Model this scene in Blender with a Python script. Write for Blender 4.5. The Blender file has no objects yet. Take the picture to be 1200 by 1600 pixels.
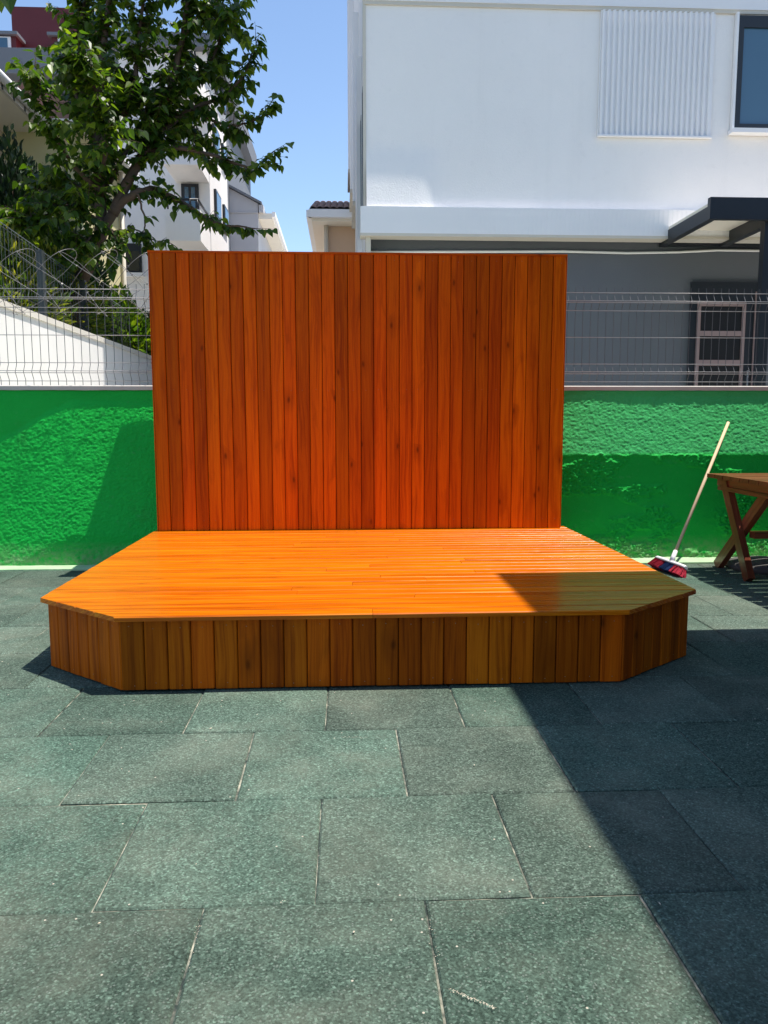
import bpy, math, random
from mathutils import Vector, Matrix, noise
R = math.radians
rnd = random.Random(7)
sc = bpy.context.scene
COL = sc.collection

# ------------------------------------------------------------------ camera
FPX, PITCH, YAW, ROLL, CH = 1218.24, R(6.6953), R(2.9384), R(-0.0719), 1.088
cp, sp, cy_, sy_ = math.cos(PITCH), math.sin(PITCH), math.cos(YAW), math.sin(YAW)
FW = Vector((sy_*cp, cy_*cp, -sp)); RT0 = Vector((cy_, -sy_, 0)); UP0 = RT0.cross(FW)
RT = RT0*math.cos(ROLL) + UP0*math.sin(ROLL); UP = UP0*math.cos(ROLL) - RT0*math.sin(ROLL)
cam = bpy.data.cameras.new('camera'); camo = bpy.data.objects.new('camera', cam); COL.objects.link(camo)
cam.sensor_fit = 'HORIZONTAL'; cam.sensor_width = 36; cam.lens = FPX/1200*36
cam.clip_start = .05; cam.clip_end = 2000
M = Matrix((RT, UP, -FW)).transposed().to_4x4(); M.translation = (0, 0, CH)
camo.matrix_world = M
sc.camera = camo

# ------------------------------------------------------------------ sky, sun, exposure
SUN = Vector((.315, .006, 1.0)).normalized()          # towards the sun: from the right, high
w = bpy.data.worlds.new('World'); sc.world = w; w.use_nodes = True
nt = w.node_tree; bg = nt.nodes['Background']
sky = nt.nodes.new('ShaderNodeTexSky'); sky.sky_type = 'NISHITA'; sky.sun_disc = False
sky.sun_elevation = math.asin(SUN.z); sky.sun_rotation = math.atan2(SUN.x, SUN.y)
sky.air_density = 1.0; sky.dust_density = .25; sky.ozone_density = 2.2
nt.links.new(sky.outputs[0], bg.inputs[0]); bg.inputs[1].default_value = .15
sl = bpy.data.lights.new('sun', 'SUN'); sl.energy = 5.0; sl.angle = R(.53); sl.color = (1, .95, .88)
so = bpy.data.objects.new('sun', sl); COL.objects.link(so)
so.rotation_euler = SUN.to_track_quat('Z', 'Y').to_euler(); so.location = (8, 0, 25)
sc.view_settings.view_transform = 'Standard'; sc.view_settings.look = 'None'
sc.view_settings.exposure = 0.56; sc.view_settings.gamma = 1.0
sc.cycles.max_bounces = 8; sc.cycles.diffuse_bounces = 4

# ------------------------------------------------------------------ picture ray -> place at a known depth
def ray(x, y): return FW + RT*((x-600)/FPX) - UP*((y-800)/FPX)
def aty(x, y, Y): d = ray(x, y); return Vector((0, 0, CH)) + d*(Y/d.y)
def atx(x, y, X): d = ray(x, y); return Vector((0, 0, CH)) + d*(X/d.x)
def atz(x, y, Z): d = ray(x, y); return Vector((0, 0, CH)) + d*((Z-CH)/d.z)

# ------------------------------------------------------------------ mesh helpers
class MB:
    def __init__(s): s.v = []; s.f = []; s.uv = []; s.t = []; s.sm = []; s.mi = []; s.cur = 0
    def face(s, idx, uv=None, t=(.5, .5, .5), smooth=False):
        s.f.append(tuple(idx)); s.uv.append(uv or [(0, 0)]*len(idx)); s.t.append(t); s.sm.append(smooth); s.mi.append(s.cur)
    def add(s, vs): n = len(s.v); s.v += [Vector(p) for p in vs]; return n
    def box(s, a, b, t=None, mat=None, uvax=None):
        x0, y0, z0 = a; x1, y1, z1 = b
        vs = [Vector(p) for p in [(x0,y0,z0),(x1,y0,z0),(x1,y1,z0),(x0,y1,z0),(x0,y0,z1),(x1,y0,z1),(x1,y1,z1),(x0,y1,z1)]]
        loc = vs
        if mat is not None: vs = [mat @ p for p in vs]
        n = s.add(vs); t = t or (rnd.random(), rnd.random(), rnd.random())
        dims = (abs(x1-x0), abs(y1-y0), abs(z1-z0)); la = uvax if uvax is not None else dims.index(max(dims))
        ou, ov = t[0]*37, t[1]*53
        for q in [(0,3,2,1),(4,5,6,7),(0,1,5,4),(1,2,6,5),(2,3,7,6),(3,0,4,7)]:
            oth = [a_ for a_ in range(3) if a_ != la]
            s.face([n+i for i in q], [(loc[i][la]+ou, loc[i][oth[0]]+loc[i][oth[1]]+ov) for i in q], t)
    def beam(s, p, q, wd, ht, up=Vector((0,0,1)), t=None):
        p = Vector(p); q = Vector(q); d = q-p; L = d.length; X = d.normalized(); Y = Vector(up).cross(X).normalized(); Z = X.cross(Y)
        m = Matrix((X, Y, Z)).transposed().to_4x4(); m.translation = p
        s.box((0, -wd/2, -ht/2), (L, wd/2, ht/2), t=t, mat=m, uvax=0)
    def tube(s, pts, rad, n=6, cap=True, smooth=True):
        pts = [Vector(p) for p in pts]
        rs = rad if isinstance(rad, (list, tuple)) else [rad]*len(pts)
        rings = []; ref = None
        for i, p in enumerate(pts):
            d = (pts[min(i+1, len(pts)-1)]-pts[max(i-1, 0)])
            d = d.normalized() if d.length > 1e-9 else Vector((0, 0, 1))
            if ref is None: ref = Vector((1, 0, 0)) if abs(d.x) < .8 else Vector((0, 1, 0))
            a = (ref - d*ref.dot(d)).normalized(); b = d.cross(a); ref = a
            rings.append(s.add([p+(a*math.cos(k*2*math.pi/n)+b*math.sin(k*2*math.pi/n))*rs[i] for k in range(n)]))
        L = 0
        for i in range(len(pts)-1):
            l2 = L+(pts[i+1]-pts[i]).length
            for k in range(n):
                k2 = (k+1) % n
                s.face([rings[i]+k, rings[i]+k2, rings[i+1]+k2, rings[i+1]+k], [(L, k*.02), (L, k*.02+.02), (l2, k*.02+.02), (l2, k*.02)], smooth=smooth)
            L = l2
        if cap:
            s.face([rings[0]+k for k in reversed(range(n))]); s.face([rings[-1]+k for k in range(n)])
    def prism(s, poly, off, t=None):
        """poly: list of points, off: extrusion vector"""
        off = Vector(off); n = len(poly); a = s.add(poly); b = s.add([Vector(p)+off for p in poly]); t = t or (.5, .5, .5)
        s.face([a+i for i in reversed(range(n))], t=t); s.face([b+i for i in range(n)], t=t)
        for i in range(n): j = (i+1) % n; s.face([a+i, a+j, b+j, b+i], t=t)
    def build(s, name, mat, parent=None, loc=None, fix=True):
        me = bpy.data.meshes.new(name)
        org = Vector(loc) if loc is not None else (parent_loc(parent) if parent else Vector((0, 0, 0)))
        me.from_pydata([tuple(p-org) for p in s.v], [], s.f)
        me.uv_layers.new(name='UVMap'); me.color_attributes.new('tint', 'FLOAT_COLOR', 'CORNER')
        uvs = []; cs = []
        for fu, ft in zip(s.uv, s.t):
            for u in fu: uvs += [u[0], u[1]]; cs += [ft[0], ft[1], ft[2], 1]
        me.uv_layers['UVMap'].data.foreach_set('uv', uvs); me.color_attributes['tint'].data.foreach_set('color', cs)
        me.polygons.foreach_set('use_smooth', s.sm)
        me.materials.append(mat)
        if max(s.mi): me.materials.append(MAT['nail'])
        me.polygons.foreach_set('material_index', s.mi); me.validate(); me.update()
        if fix:
            import bmesh
            bm = bmesh.new(); bm.from_mesh(me); bmesh.ops.recalc_face_normals(bm, faces=bm.faces); bm.to_mesh(me); bm.free()
        o = bpy.data.objects.new(name, me); COL.objects.link(o)
        if parent: o.parent = parent
        if loc is not None and not parent: o.location = org
        return o
LOCS = {}
def parent_loc(o):
    p = Vector((0, 0, 0))
    while o is not None: p += Vector(o.location); o = o.parent
    return p
def tag(o, label=None, cat=None, group=None, kind=None):
    if label: o['label'] = label
    if cat: o['category'] = cat
    if group: o['group'] = group
    if kind: o['kind'] = kind
    return o
def thing(name, loc, label, cat, group=None):
    o = bpy.data.objects.new(name, None); COL.objects.link(o); o.location = loc; o.empty_display_size = .2
    return tag(o, label, cat, group)

# ------------------------------------------------------------------ material helpers
class NT:
    def __init__(s, name):
        s.m = bpy.data.materials.new(name); s.m.use_nodes = True; s.t = s.m.node_tree
        s.p = s.t.nodes['Principled BSDF']; s.out = s.t.nodes['Material Output']
    def n(s, typ, **kw):
        nd = s.t.nodes.new('ShaderNode'+typ)
        for k, v in kw.items():
            if k.startswith('i_'):
                key = k[2:]; key = int(key) if key.isdigit() else key
                sock = nd.inputs[key]
                if hasattr(v, 'is_output') or isinstance(v, bpy.types.NodeSocket): s.t.links.new(v, sock)
                else: sock.default_value = v
            else: setattr(nd, k, v)
        return nd
    def l(s, a, b): s.t.links.new(a, b)
    def math(s, op, a, b=0.0, c=None, clamp=False):
        nd = s.t.nodes.new('ShaderNodeMath'); nd.operation = op; nd.use_clamp = clamp
        for i, v in enumerate([a, b] + ([c] if c is not None else [])):
            if isinstance(v, bpy.types.NodeSocket): s.l(v, nd.inputs[i])
            else: nd.inputs[i].default_value = v
        return nd.outputs[0]
    def mix(s, f, a, b, mode='MIX'):
        nd = s.t.nodes.new('ShaderNodeMix'); nd.data_type = 'RGBA'; nd.blend_type = mode
        for i, v in ((0, f), (6, a), (7, b)):
            if isinstance(v, bpy.types.NodeSocket): s.l(v, nd.inputs[i])
            else: nd.inputs[i].default_value = (v if i == 0 else (v[0], v[1], v[2], 1))
        return nd.outputs[2]
    def ramp(s, f, stops, interp='LINEAR'):
        nd = s.t.nodes.new('ShaderNodeValToRGB'); nd.color_ramp.interpolation = interp; e = nd.color_ramp.elements
        while len(e) < len(stops): e.new(.5)
        for el, (p, c) in zip(e, stops): el.position = p; el.color = (c[0], c[1], c[2], 1) if not isinstance(c, (int, float)) else (c, c, c, 1)
        s.l(f, nd.inputs[0]); return nd.outputs[0]
    def noise(s, vec, scale, detail=4, rough=.55, dist=0):
        nd = s.t.nodes.new('ShaderNodeTexNoise'); nd.inputs['Scale'].default_value = scale; nd.inputs['Detail'].default_value = detail
        nd.inputs['Roughness'].default_value = rough; nd.inputs['Distortion'].default_value = dist
        if vec is not None: s.l(vec, nd.inputs['Vector'])
        return nd.outputs[0]
    def obj(s): return s.n('TexCoord').outputs['Object']
    def pos(s): return s.n('NewGeometry').outputs['Position']
    def uv(s): return s.n('UVMap').outputs[0]
    def scale(s, vec, xyz):
        nd = s.n('Mapping'); s.l(vec, nd.inputs[0]); nd.inputs['Scale'].default_value = xyz; return nd.outputs[0]
    def bump(s, h, strength=.3, dist=.01, normal=None):
        nd = s.n('Bump'); nd.inputs['Strength'].default_value = strength; nd.inputs['Distance'].default_value = dist
        s.l(h, nd.inputs['Height'])
        if normal is not None: s.l(normal, nd.inputs['Normal'])
        return nd.outputs[0]
    def set(s, color=None, rough=None, normal=None, metal=None, spec=None, coat=None, coat_rough=None):
        for key, v in (('Base Color', color), ('Roughness', rough), ('Normal', normal), ('Metallic', metal), ('Specular IOR Level', spec), ('Coat Weight', coat), ('Coat Roughness', coat_rough)):
            if v is None: continue
            if isinstance(v, bpy.types.NodeSocket): s.l(v, s.p.inputs[key])
            else: s.p.inputs[key].default_value = (v[0], v[1], v[2], 1) if isinstance(v, tuple) else v
        return s.m

def m_plain(name, col, rough=.6, var=.12, scale=6, bump=.15, bscale=60, metal=0, spec=.4):
    t = NT(name); P = t.pos()
    n1 = t.noise(P, scale, 5, .6); n2 = t.noise(P, bscale, 4)
    k = t.math('MULTIPLY_ADD', n1, 2*var, 1-var)
    c = t.mix(1, col, k, 'MULTIPLY')
    return t.set(c, rough, t.bump(n2, bump, .004) if bump else None, metal, spec)

def m_wood(name, dark, mid, light, rough=.34, coat=.35, knots=1.0, tintamp=.35, hue=None, spec=.25):
    t = NT(name); U = t.uv()
    tint = t.n('VertexColor', layer_name='tint').outputs[0]
    sep = t.n('SeparateColor'); t.l(tint, sep.inputs[0])
    warp = t.noise(t.scale(U, (1.1, 3, 1)), 1.0, 2)
    wv = t.n('Combine' + 'XYZ'); t.l(t.math('MULTIPLY', warp, .08), wv.inputs[1])
    va = t.n('VectorMath', operation='ADD'); t.l(U, va.inputs[0]); t.l(wv.outputs[0], va.inputs[1]); W = va.outputs[0]
    g1 = t.noise(t.scale(W, (1.3, 55, 1)), 1.0, 4, .6, .3)
    g2 = t.noise(t.scale(W, (5, 240, 1)), 1.0, 3, .6)
    bl = t.noise(t.scale(W, (.8, 17, 1)), 1.0, 3, .6)
    g = t.math('ADD', t.math('MULTIPLY', g1, .45), t.math('ADD', t.math('MULTIPLY', g2, .2), t.math('MULTIPLY', bl, .35)))
    c = t.ramp(g, [(.38, dark), (.5, mid), (.62, light)])
    k = t.math('MULTIPLY_ADD', sep.outputs[2], tintamp*2, 1-tintamp)
    c = t.mix(1, c, k, 'MULTIPLY')
    if hue: c = t.mix(t.math('MULTIPLY', sep.outputs[1], .75), c, t.mix(1, c, hue, 'MULTIPLY'))
    # knots: sparse, stretched along the board
    vo = t.n('TexVoronoi', voronoi_dimensions='2D'); vo.inputs['Scale'].default_value = 1.0; t.l(t.scale(W, (3.6, 8.5, 1)), vo.inputs['Vector'])
    d = vo.outputs['Distance']; vsep = t.n('SeparateColor'); t.l(vo.outputs['Color'], vsep.inputs[0])
    on = t.math('GREATER_THAN', vsep.outputs[0], .88)
    core = t.ramp(d, [(.03, 1), (.10, 0)]); halo = t.ramp(d, [(.06, .8), (.42, 0)])
    c = t.mix(t.math('MULTIPLY', t.math('MULTIPLY', halo, on), .7*knots), c, dark)
    c = t.mix(t.math('MULTIPLY', t.math('MULTIPLY', core, on), .6*knots), c, (dark[0]*.22, dark[1]*.22, dark[2]*.3))
    blo = t.noise(t.scale(W, (2.6, 9, 1)), 1.0, 4, .6, .6); c = t.mix(t.math('MULTIPLY', t.ramp(blo, [(.56, 0), (.72, 1)]), .5*knots), c, dark)
    nb = t.bump(g2, .12, .002)
    r = t.math('MULTIPLY_ADD', g1, .18, rough-.09)
    return t.set(c, r, nb, 0, spec, coat, .13)

def m_glass(name, col=(.05, .07, .09), rough=.04):
    t = NT(name)
    n = t.noise(t.pos(), 1.3, 2)
    return t.set(col, rough, t.bump(n, .03, .05), 0, .9)

def m_leaf(name, c1, c2, c3, trans=.45):
    t = NT(name)
    tint = t.n('VertexColor', layer_name='tint').outputs[0]; sep = t.n('SeparateColor'); t.l(tint, sep.inputs[0])
    c = t.ramp(sep.outputs[0], [(0, c1), (.6, c2), (1, c3)])
    n = t.noise(t.pos(), 40, 3); c = t.mix(1, c, t.math('MULTIPLY_ADD', n, .5, .75), 'MULTIPLY')
    t.set(c, .42, None, 0, .45)
    tr = t.n('BsdfTranslucent'); t.l(t.mix(1, c, (1.7, 1.8, .4), 'MULTIPLY'), tr.inputs[0])
    mx = t.n('MixShader'); mx.inputs[0].default_value = trans; t.l(t.p.outputs[0], mx.inputs[1]); t.l(tr.outputs[0], mx.inputs[2])
    t.l(mx.outputs[0], t.out.inputs[0]); return t.m

# ---- rubber tiles
def m_rubber():
    t = NT('rubber_granulate'); P = t.pos()
    tint = t.n('VertexColor', layer_name='tint').outputs[0]; sep = t.n('SeparateColor'); t.l(tint, sep.inputs[0])
    base = t.mix(sep.outputs[0], (.062, .104, .078), (.083, .113, .088))
    base = t.mix(1, base, t.math('MULTIPLY_ADD', sep.outputs[1], .46, .76), 'MULTIPLY')
    gr = t.noise(P, 170, 3, .7); gr2 = t.noise(P, 62, 3, .65)
    vg = t.n('TexVoronoi', voronoi_dimensions='2D'); vg.inputs['Scale'].default_value = 210; t.l(P, vg.inputs['Vector'])
    vgs = t.n('SeparateColor'); t.l(vg.outputs['Color'], vgs.inputs[0])
    base = t.mix(1, base, t.ramp(vgs.outputs[0], [(0, .62), (.45, .90), (.85, 1.18), (.97, 1.75)]), 'MULTIPLY')
    base = t.mix(1, base, t.ramp(gr, [(.34, .66), (.5, .98), (.66, 1.35)]), 'MULTIPLY')
    base = t.mix(1, base, t.ramp(gr2, [(.3, .82), (.7, 1.2)]), 'MULTIPLY')
    v = t.n('TexVoronoi', voronoi_dimensions='2D'); v.inputs['Scale'].default_value = 170; t.l(P, v.inputs['Vector'])
    vs = t.n('SeparateColor'); t.l(v.outputs['Color'], vs.inputs[0])
    pale = t.math('MULTIPLY', t.math('GREATER_THAN', vs.outputs[0], .90), t.math('LESS_THAN', v.outputs['Distance'], .38))
    base = t.mix(t.math('MULTIPLY', pale, .32), base, (.26, .30, .26))
    # trodden dust in broad patches
    d1 = t.noise(P, 1.6, 5, .62, .4); d2 = t.noise(P, 7, 4, .6)
    dust = t.math('MULTIPLY', t.ramp(d1, [(.44, 0), (.74, 1)]), t.ramp(d2, [(.3, .25), (.7, 1)]))
    base = t.mix(t.math('MULTIPLY', dust, .5), base, (.24, .245, .185))
    d3 = t.noise(t.scale(P, (1, 1, 1)), 3.1, 4, .6); base = t.mix(1, base, t.ramp(d3, [(.3, .8), (.7, 1.16)]), 'MULTIPLY')
    v2 = t.n('TexVoronoi', voronoi_dimensions='2D'); v2.inputs['Scale'].default_value = 22; t.l(P, v2.inputs['Vector'])
    v2s = t.n('SeparateColor'); t.l(v2.outputs['Color'], v2s.inputs[0])
    fl = t.math('MULTIPLY', t.math('GREATER_THAN', v2s.outputs[1], .955), t.math('LESS_THAN', v2.outputs['Distance'], .055))
    base = t.mix(t.math('MULTIPLY', fl, .8), base, (.5, .45, .36))
    h = t.math('ADD', t.math('MULTIPLY', gr, 1.0), t.math('MULTIPLY', gr2, .8))
    return t.set(base, .95, t.bump(h, .75, .004), 0, .06)

def m_sand():
    t = NT('joint_sand'); P = t.pos()
    n = t.noise(P, 9, 4, .65); n2 = t.noise(P, 120, 3)
    c = t.ramp(n, [(.40, (.03, .04, .036)), (.54, (.20, .20, .155)), (.68, (.46, .43, .33))])
    return t.set(t.mix(1, c, t.math('MULTIPLY_ADD', n2, 1, .5), 'MULTIPLY'), .95, t.bump(n2, .5, .004), 0, .1)

# ---- green painted plaster
def m_green():
    t = NT('green_paint'); P = t.pos()
    n0 = t.noise(P, 1.3, 4, .6); n1 = t.noise(P, 24, 6, .7); n2 = t.noise(P, 95, 5, .7)
    c = t.ramp(n0, [(.3, (.006, .40, .046)), (.7, (.011, .50, .060))])
    c = t.mix(t.ramp(n1, [(.58, 0), (.76, .32)]), c, (.10, .40, .16))
    sp0 = t.n('SeparateXYZ'); t.l(P, sp0.inputs[0])            # sunlit upper band on the right: its brightness is painted in as paler green
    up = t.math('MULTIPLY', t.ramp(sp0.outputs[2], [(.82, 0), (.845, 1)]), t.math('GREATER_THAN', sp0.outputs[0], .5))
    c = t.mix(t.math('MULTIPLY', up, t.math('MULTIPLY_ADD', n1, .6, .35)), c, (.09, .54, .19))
    # rain-washed dirt low down and under the coping
    sp_ = t.n('SeparateXYZ'); t.l(P, sp_.inputs[0])
    low = t.math('MULTIPLY', t.ramp(sp_.outputs[2], [(.02, .75), (.20, 0)]), t.ramp(n1, [(.35, 0), (.6, 1)]))
    c = t.mix(low, c, (.30, .34, .20))
    dirt = t.noise(t.scale(P, (2.2, 2.2, 1.1)), 1.0, 5, .65); c = t.mix(t.ramp(dirt, [(.62, 0), (.80, .40)]), c, (.045, .13, .04))
    h = t.math('ADD', n1, t.math('MULTIPLY', n2, .5))
    return t.set(c, .62, t.bump(h, .55, .014), 0, .15)

MAT = {}
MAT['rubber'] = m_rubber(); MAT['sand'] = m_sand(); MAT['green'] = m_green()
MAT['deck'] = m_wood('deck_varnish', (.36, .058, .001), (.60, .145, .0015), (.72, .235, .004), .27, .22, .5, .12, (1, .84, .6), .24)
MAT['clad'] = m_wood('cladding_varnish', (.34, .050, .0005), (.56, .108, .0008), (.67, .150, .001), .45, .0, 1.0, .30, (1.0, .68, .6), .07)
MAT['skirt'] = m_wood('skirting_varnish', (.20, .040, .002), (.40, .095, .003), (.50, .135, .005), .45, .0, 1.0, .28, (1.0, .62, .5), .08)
MAT['wooddark'] = m_wood('wood_shadow_gap', (.03, .008, .002), (.04, .010, .003), (.05, .012, .003), .6, 0, 0, .1)
MAT['table'] = m_wood('table_varnish', (.09, .022, .010), (.20, .050, .020), (.28, .075, .030), .35, .35, .7, .2)
MAT['handle'] = m_wood('bare_pine', (.45, .31, .18), (.62, .46, .29), (.70, .54, .36), .6, 0, .2, .05)
def m_render(name, col):
    t = NT(name); P = t.pos()
    n1 = t.noise(P, .9, 5, .6); n2 = t.noise(P, 48, 5, .65); n3 = t.noise(t.scale(P, (5, 5, .35)), 1.0, 5, .65); n4 = t.noise(P, 7, 4, .6)
    c = t.mix(1, col, t.math('MULTIPLY_ADD', n1, .10, .94), 'MULTIPLY')
    c = t.mix(t.ramp(n3, [(.56, 0), (.82, .09)]), c, (.55, .53, .50)); c = t.mix(t.ramp(n4, [(.6, 0), (.85, .18)]), c, (.60, .58, .56))
    return t.set(c, .85, t.bump(t.math('ADD', n2, t.math('MULTIPLY', n4, .6)), .6, .006), 0, .3)
MAT['white'] = m_render('white_render', (.92, .885, .85))
MAT['whitetrim'] = m_plain('white_trim', (.84, .83, .83), .6, .04, 2, .1, 60)
MAT['beigetrim'] = m_plain('beige_trim', (.62, .57, .48), .6, .06, 3, .1, 60)
MAT['greyrender'] = m_plain('grey_render', (.118, .125, .138), .8, .16, .8, .5, 50)
MAT['anthracite'] = m_plain('anthracite_paint', (.018, .022, .028), .4, .1, 5, .05, 80)
MAT['soffit'] = m_plain('cream_soffit', (.84, .77, .65), .7, .05, 3, .1, 60)
MAT['doorframe'] = m_plain('rose_brown_frame', (.28, .20, .19), .5, .08, 6, .05, 80)
MAT['black'] = m_plain('dark_interior', (.006, .006, .007), .5, .1, 5, 0, 80)
MAT['glass'] = m_glass('window_glass', (.045, .115, .18))  # sky reflection put into the base colour as lighter blue
MAT['glassdark'] = m_glass('dark_window_glass', (.012, .016, .02))
MAT['steel'] = m_plain('galvanised_wire', (.30, .30, .30), .4, .15, 12, .05, 200, .5)
MAT['wirev'] = m_plain('shaded_wire', (.10, .105, .11), .5, .15, 12, .05, 200, .2)  # darker copy of the mesh wire, for verticals without the sun's glint
MAT['razor'] = m_plain('weathered_wire', (.20, .19, .18), .45, .25, 30, .05, 200, .4)
MAT['darkwire'] = m_plain('dark_wire', (.05, .06, .06), .45, .15, 12, .05, 200, .3)
MAT['coping'] = m_plain('coping_concrete', (.58, .54, .48), .85, .2, 7, .4, 70)
MAT['kerb'] = m_plain('painted_kerb', (.34, .50, .28), .8, .28, 9, .5, 70)
MAT['gardenwall'] = m_plain('garden_wall_render', (.78, .75, .71), .85, .07, 2.5, .4, 55)
MAT['gardencap'] = m_plain('garden_wall_cap', (.66, .61, .53), .8, .12, 5, .3, 60)
MAT['concrete'] = m_plain('yard_concrete', (.60, .585, .55), .9, .15, 1.5, .4, 40)
MAT['earth'] = m_plain('far_ground', (.16, .15, .12), .95, .3, .4, .5, 10)
MAT['cream'] = m_plain('cream_render', (.66, .55, .42), .8, .06, 1.5, .3, 50)
MAT['peach'] = m_plain('peach_render', (.62, .43, .30), .8, .06, 1.5, .3, 50)
MAT['yellow'] = m_plain('yellow_render', (.66, .60, .34), .8, .06, 1.5, .3, 50)
MAT['redroof'] = m_plain('red_roof_sheet', (.40, .10, .085), .6, .12, 2, .2, 20)
MAT['redwall'] = m_plain('dark_red_cladding', (.115, .018, .022), .55, .15, 2, .2, 20)
MAT['greywall'] = m_plain('grey_cement', (.17, .18, .20), .85, .12, .8, .3, 20)
MAT['palegrey'] = m_plain('pale_grey_render', (.50, .49, .50), .85, .12, .7, .3, 20)
MAT['bark'] = m_plain('bark', (.085, .055, .038), .9, .35, 14, .8, 60)
MAT['rooftile'] = m_plain('roof_tile', (.22, .13, .10), .8, .3, 8, .3, 40)
MAT['plastic_white'] = m_plain('white_plastic', (.75, .74, .74), .4, .04, 10, .05, 80)
MAT['bristle_red'] = m_plain('red_bristle', (.42, .025, .05), .6, .25, 60, .3, 300)
MAT['bristle_blue'] = m_plain('blue_bristle', (.010, .035, .12), .6, .25, 60, .3, 300)
MAT['nail'] = m_plain('nail_steel', (.34, .24, .16), .35, .1, 30, 0, 80, .6)
MAT['stone'] = m_plain('base_stone', (.10, .092, .085), .8, .15, 8, .4, 60)
MAT['cable'] = m_plain('white_cable', (.80, .79, .74), .5, .05, 10, 0, 80)
MAT['leaf'] = m_leaf('broad_leaf', (.022, .052, .009), (.050, .102, .012), (.15, .21, .020), .52)
MAT['bushleaf'] = m_leaf('shrub_leaf', (.040, .085, .012), (.11, .16, .022), (.36, .33, .045), .45)
MAT['needle'] = m_leaf('conifer_leaf', (.006, .020, .008), (.012, .034, .012), (.024, .056, .016), .15)
MAT['chip'] = m_plain('pale_chip', (.58, .50, .38), .9, .2, 40, .2, 100)

# ================================================================== THE SETTING
g = MB(); n = g.add([(-400, -400, -.03), (400, -400, -.03), (400, 600, -.03), (-400, 600, -.03)]); g.face([n, n+1, n+2, n+3])
tag(g.build('ground', MAT['earth'], fix=False), kind='structure')
g = MB(); g.box((-14, 6.32, -.025), (16, 40, -.012)); tag(g.build('yard_paving', MAT['concrete']), kind='structure')
# sand bed seen in the joints, then the rubber tiles as one bevelled sheet
g = MB(); n = g.add([(-7, -7, -.007), (8, -7, -.007), (8, 5.95, -.007), (-7, 5.95, -.007)]); g.face([n, n+1, n+2, n+3])
tag(g.build('sand_bed', MAT['sand'], fix=False), kind='structure')
def tiles():
    g = MB(); X0, Y0, T = -1.0727, 2.661, .5
    for k in range(-18, 6):
        off = 0 if k % 2 == 0 else .25
        for i in range(-13, 19):
            x0 = X0+off+i*T; y0 = Y0+k*T
            gp = .0017+.0013*rnd.random(); bv = .005
            x1 = x0+T-gp; y1 = y0+T-gp if k < 5 else 5.72; x0 += gp; y0 += gp
            if y1-y0 < .05 or x1 > 8 or x0 < -7: continue
            if x0 > -1.2 and x1 < 1.5 and y0 > 3.5 and y1 < 5.4: continue
            jx = [rnd.uniform(-.0022, .0022) for _ in range(8)]; dz = rnd.uniform(-.0015, .0015)
            tz = [dz+rnd.uniform(-.0022, .0022) for _ in range(4)]
            P = [(x0+jx[0], y0+jx[1]), (x1+jx[2], y0+jx[3]), (x1+jx[4], y1+jx[5]), (x0+jx[6], y1+jx[7])]
            I = [(1, 1), (-1, 1), (-1, -1), (1, -1)]
            b = g.add([(p[0], p[1], -.012) for p in P]); m = g.add([(p[0], p[1], -.004+z) for p, z in zip(P, tz)])
            q = g.add([(p[0]+s[0]*bv, p[1]+s[1]*bv, z) for p, s, z in zip(P, I, tz)])
            t = (rnd.random(), rnd.random(), rnd.random())
            g.face([q, q+1, q+2, q+3], t=t)
            for j in range(4):
                l = (j+1) % 4; g.face([m+j, m+l, q+l, q+j], t=t); g.face([b+j, b+l, m+l, m+j], t=t)
    return g
tag(tiles().build('rubber_floor', MAT['rubber'], fix=False), kind='structure')

# ================================================================== STAGE
ZD, TH = .317, .020
XL, XR, YF, YS, XFL, XFR, YB = -1.335, 1.607, 3.066, 3.425, -.912, 1.162, 5.60
BY, BX0, BX1, BZ = 5.50, -1.305, 1.552, 2.215
stage = thing('wooden_stage', (.13, 4.3, 0), 'low orange varnished wooden stage with cut corners and a tall plank backdrop', 'stage')
def deckx(y):
    if y >= YS: return XL, XR
    k = (y-YF)/(YS-YF); return XFL+(XL-XFL)*k, XFR+(XR-XFR)*k
def board_prism(g, P, z0, z1, ch, t, along=0):
    """4 corner plan polygon, long edges (0-1) and (2-3) chamfered by ch on top"""
    t0 = t[0]*37; t1 = t[1]*53
    P = [Vector((p[0], p[1], 0)) for p in P]
    a = (P[3]-P[0]).normalized()*ch; b = (P[2]-P[1]).normalized()*ch
    top = [P[0]+a, P[1]+b, P[2]-b, P[3]-a]
    def V(L, z): return g.add([(p.x, p.y, z) for p in L])
    i0 = V(P, z0); i1 = V(P, z1-ch); i2 = V(top, z1)
    ua = lambda p: (p.x+t0, p.y+t1) if along == 0 else (p.y+t0, p.x+t1)
    def f(ix, pts): g.face(ix, [ua(p) for p in pts], t)
    f([i2, i2+1, i2+2, i2+3], top); f([i0+3, i0+2, i0+1, i0], P[::-1])
    for j in range(4):
        l = (j+1) % 4
        f([i1+j, i1+l, i2+l, i2+j], [P[j], P[l], top[l], top[j]]); f([i0+j, i0+l, i1+l, i1+j], [P[j], P[l], P[l]+Vector((0, .02, 0)), P[j]+Vector((0, .02, 0))])
d = MB(); nb = 28; ys = [YF+(YB-YF)*i/nb for i in range(nb+1)]
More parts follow.
